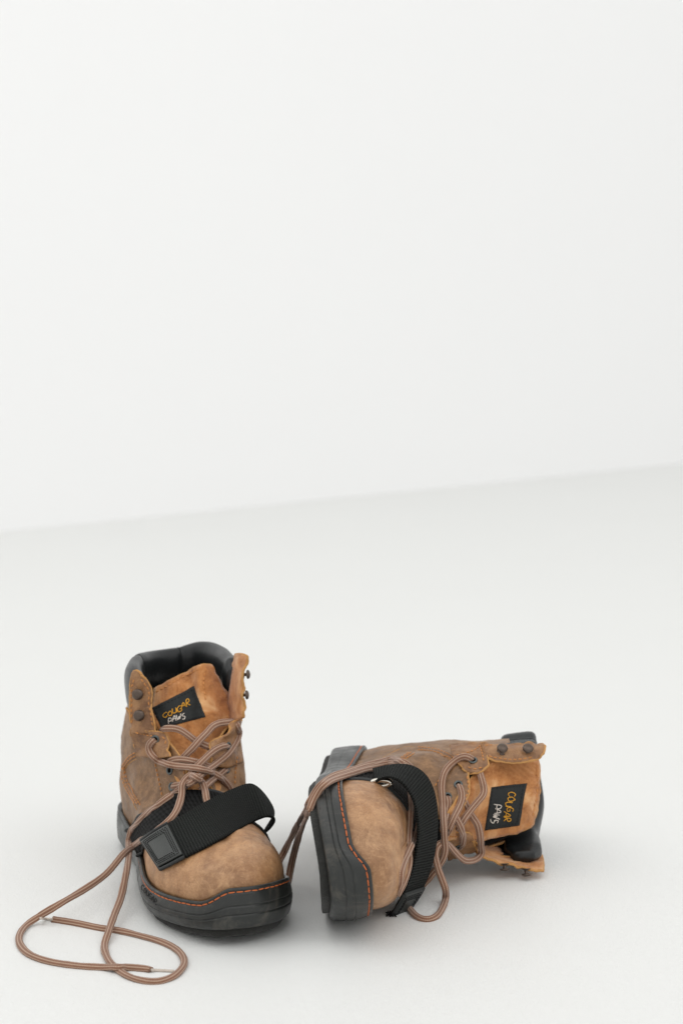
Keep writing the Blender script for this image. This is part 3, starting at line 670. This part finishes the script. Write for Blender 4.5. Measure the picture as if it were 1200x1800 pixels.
# ---- laces of B
lace(B, [(798,1438,('x',15.2)), (796,1443,('x',15.6)), (791,1453,('x',15.9)), (786,1463,('x',15.8)), (782,1470,('x',15.2))], clamp=False)
lace(B, [(784,1399,('in',.4)), (787,1405,.05), (788,1413,.05), (786,1426,.05), (782,1440,None), (778,1458,('x',16.8))])
lace(B, [(804,1378,('in',.4)), (808,1384,.08), (811,1394,.05), (811,1404,.05), (808,1415,.05), (802,1428,None), (796,1440,('x',16.2)), (788,1458,('x',16.3))])
lace(B, [(840,1350,('x',12.6)), (844,1362,('x',13.2)), (848,1376,('x',13.6)), (850,1388,('x',13.7)), (848,1398,None), (840,1408,None), (830,1420,('x',14.7)), (820,1433,None), (811,1447,('x',15.4)), (805,1460,('x',15.2))])
lace(B, [(811,1400,('x',14.2)), (815,1407,('x',14.5)), (821,1420,('x',14.3)), (829,1435,('x',14.2)), (838,1448,('x',14.2)), (842,1461,None), (844,1475,('x',13.9)), (845,1488,('x',13.0)), (846,1498,('x',12.4)), (842,1506,('x',12.6)), (832,1512,('x',13.4)), (819,1513,('x',14.4)),
         (810,1508,None), (801,1499,('x',15.4)), (792,1489,None), (785,1483,('x',16.4)), (775,1482,('x',17.2)), (767,1489,('x',17.5)), (764,1501,None), (766,1514,('x',18.2)), (770,1529,None), (776,1545,None), (782,1562,('z',1.2)), (783,1577,('z',.35)), (778,1594,0), (767,1610,0), (750,1616,0), (733,1611,0), (721,1599,0), (710,1584,0)], clamp=False)
lace(B, [(797,1428,('x',14.9)), (801,1437,('x',15.9)), (807,1449,('x',16.0)), (811,1459,('x',15.8)), (813,1472,.08), (812,1483,.05), (808,1488,('in',.4))])
lace(B, [(832,1338,('in',.4)), (826,1333,.1), (818,1330,.1), (808,1332,.1), (796,1340,.12), (786,1350,.15), (779,1363,.15), (776,1381,.12), (777,1400,.1), (778,1420,.1), (779,1440,.1), (780,1458,('x',17.4)), (781,1480,('x',17.4)), (782,1493,None), (779,1507,('x',17.2)), (772,1520,None), (757,1539,('x',17.2)), (742,1556,('x',17))], clamp=False)
lace(B, [(721,1378,.1), (721,1392,.1), (721,1415,.1), (720,1440,.1), (718,1465,.1), (717,1488,.1), (719,1512,.1), (714,1536,.1), (706,1558,.1), (697,1574,.1)])
lace(B, [(742,1435,.1), (733,1455,.1), (727,1475,.1), (719,1494,.1), (710,1514,.1), (704,1534,.1), (703,1552,.1), (699,1570,.1)])
lace(B, [(722,1350,('x',17.2)), (712,1342,('x',18.0)), (700,1337,('x',18.2)), (688,1335,.05), (670,1339,None), (640,1347,None), (610,1356,None), (580,1367,.1), (560,1384,.3), (549,1402,None), (538,1421,None), (520,1456,None), (506,1484,('z',1.6)), (495,1506,('z',.4)), (484,1530,('z',.18)), (474,1552,('z',.18)), (462,1572,('z',.18))], ease=80)
lace(B, [(726,1360,('x',17.4)), (714,1350,('x',18.4)), (700,1344,('x',18.6)), (682,1343,.05), (652,1350,None), (622,1358,None), (592,1368,.1), (568,1381,.3), (553,1402,None), (543,1426,None), (532,1452,None), (521,1484,None), (512,1520,('z',1.4)), (504,1556,('z',.35)), (492,1574,('z',.2))], ease=80)

# ---- straps, laid over the laces
EA = [(284,1529,('s',.35)), (304,1519,('s',.4)), (332,1504,('s',.5)), (366,1487,('s',.55)), (400,1469,('s',.6)), (448,1443,20.6), (470,1435,20.8), (483,1441,20.6), (474,1456,20.4), (460,1468,20.3), (452,1482,20.3)]
EB = [(250,1477,('s',.7)), (272,1462,('s',.65)), (303,1444,('s',.6)), (332,1428,('s',.6)), (360,1411,('s',.7)), (424,1381,17.4), (448,1381,17.2), (470,1404,17.2), (482,1430,17.0), (470,1452,17.0), (462,1470,17.0)]
strapA, GA = ribbon(A, EA, EB, 'closure_strap', 'webbing', clampn=50)
def strap_patch(b, G, n0, n1, strap, flip=1):
    g = G[n0:n1, 1:-1].copy(); c = g.reshape(-1, 3).mean(0)
    d1, d2 = g[-1, 0]-g[0, 0], g[0, -1]-g[0, 0]; N = unit(np.cross(d1, d2)); N = N if np.dot(N, CAM-c) > 0 else -N
    g = g+N*.17; k = g.shape; g = surface(g[::max(1, k[0]//6)], 16, 16) if False else g
    o = b.put('patch', g.reshape(-1, 3), grid_faces(k[0], k[1]), M['patch'], solid=.10, world_=True, parent=strap)
    bag = Bag()
    for ins in (.06, .115, .17):
        def gp(a, c_):
            a, c_ = a*(k[0]-1), c_*(k[1]-1); i0, j0 = min(int(a), k[0]-2), min(int(c_), k[1]-2); fa, fc = a-i0, c_-j0
            return (g[i0, j0]*(1-fa)+g[i0+1, j0]*fa)*(1-fc)+(g[i0, j0+1]*(1-fa)+g[i0+1, j0+1]*fa)*fc
        C = [(ins, ins), (1-ins, ins), (1-ins, 1-ins), (ins, 1-ins), (ins, ins)]
        for p0, p1 in zip(C[:-1], C[1:]):
            q = np.array([gp(p0[0]+(p1[0]-p0[0])*t_, p0[1]+(p1[1]-p0[1])*t_) for t_ in np.linspace(0, 1, 20)])+N*.075; bag.stitches(q, .15, .07, .035, np.array([N]*20), 0, 0)
    b.put('patch_stitching', bag.v, bag.f, M['label_thread'], collide=False, world_=True, parent=strap)['kind'] = 'stuff'
    for row in (G[n0, :], G[n0:n1, 0], G[n0:n1, -1]):
        v_, f_, _ = tube_mesh(even(row+N*.08, n=24), .30, .26, sides=8); b.put('binding', v_, f_, M['trim'], collide=False, world_=True, parent=strap)
strap_patch(A, GA, 0, 17, strapA)
EA = [(660,1374,20.8), (680,1366,21.4), (702,1373,21.8), (720,1394,21.8), (730,1420,21.8), (734,1450,21.8), (733,1480,21.8), (728,1510,21.8), (720,1540,21.8), (706,1575,21.6), (690,1603,21.4), (679,1617,21.2)]
EB = [(655,1352,17.6), (688,1345,18.0), (722,1346,18.4), (748,1363,18.6), (762,1392,18.6), (768,1430,18.6), (767,1468,18.6), (762,1503,18.6), (754,1532,18.8), (741,1563,19.0), (722,1592,19.2), (704,1614,19.4)]
strapB, GB = ribbon(B, EA, EB, 'closure_strap', 'webbing', lift=.15, clampn=90)
strap_patch(B, GB, 72, 90, strapB)
# steel ring on the outer side of each band
def ring(b, p, ax, r=1.0):
    u = unit(ax); v = unit(np.cross(u, V(.2, .9, .1))); pts = [b.w(V(*p))[0]+u*math.cos(t_)*r*1.5+v*math.sin(t_)*r*.45 for t_ in np.linspace(0, 2*math.pi, 40)]
    vs, fs, _ = tube_mesh(np.array(pts), .42, .38, sides=10, caps=False); b.put('buckle_ring', vs, fs, M['steel'], world_=True)
ring(B, B.U(668, 1377, 20.6), uB+fB*.2, .50)
ring(A, A.U(464, 1468, 18.4), fA, .4)
# raised letters on the rubber of the standing boot
bag = Bag()
for k, ch in enumerate('COUGAR'):
    cx_, cy_ = 251+k*4.6, 1560+k*5.0
    for st in GLYPH[ch]:
        q = spline([V(cx_+(gx_-.5)*4.2+(gy_-.5)*-2, cy_+(gy_-.5)*9+(gx_-.5)*4, 0) for gx_, gy_ in st], len(st)*3); W = np.array([A.pin(a_, c_, .01)[0] for a_, c_, _ in q]); vs, fs, _ = tube_mesh(W, .05, .05, sides=5); bag.add(vs, fs)
A.put('embossed_lettering', bag.v, bag.f, M['label_thread'], world_=True, collide=False)

bag = Bag()
for k in range(90):
    a0 = random.uniform(0, 1); px, py = 683+a0*10+random.uniform(-3, 3), 1600+random.uniform(0, 18); p0 = B.w(B.U(px, py, 21.2+random.uniform(-.4, .4)))[0]
    p1 = p0+V(random.uniform(-.25, .2), random.uniform(-.3, .3), -random.uniform(.1, .5)); p1[2] = max(p1[2], .05); p0[2] = max(p0[2], .08); bag.capsule(p0, p1, .035)
B.put('frayed_end', bag.v, bag.f, M['label_thread'], world_=True, collide=False, parent=strapB)['kind'] = 'stuff'
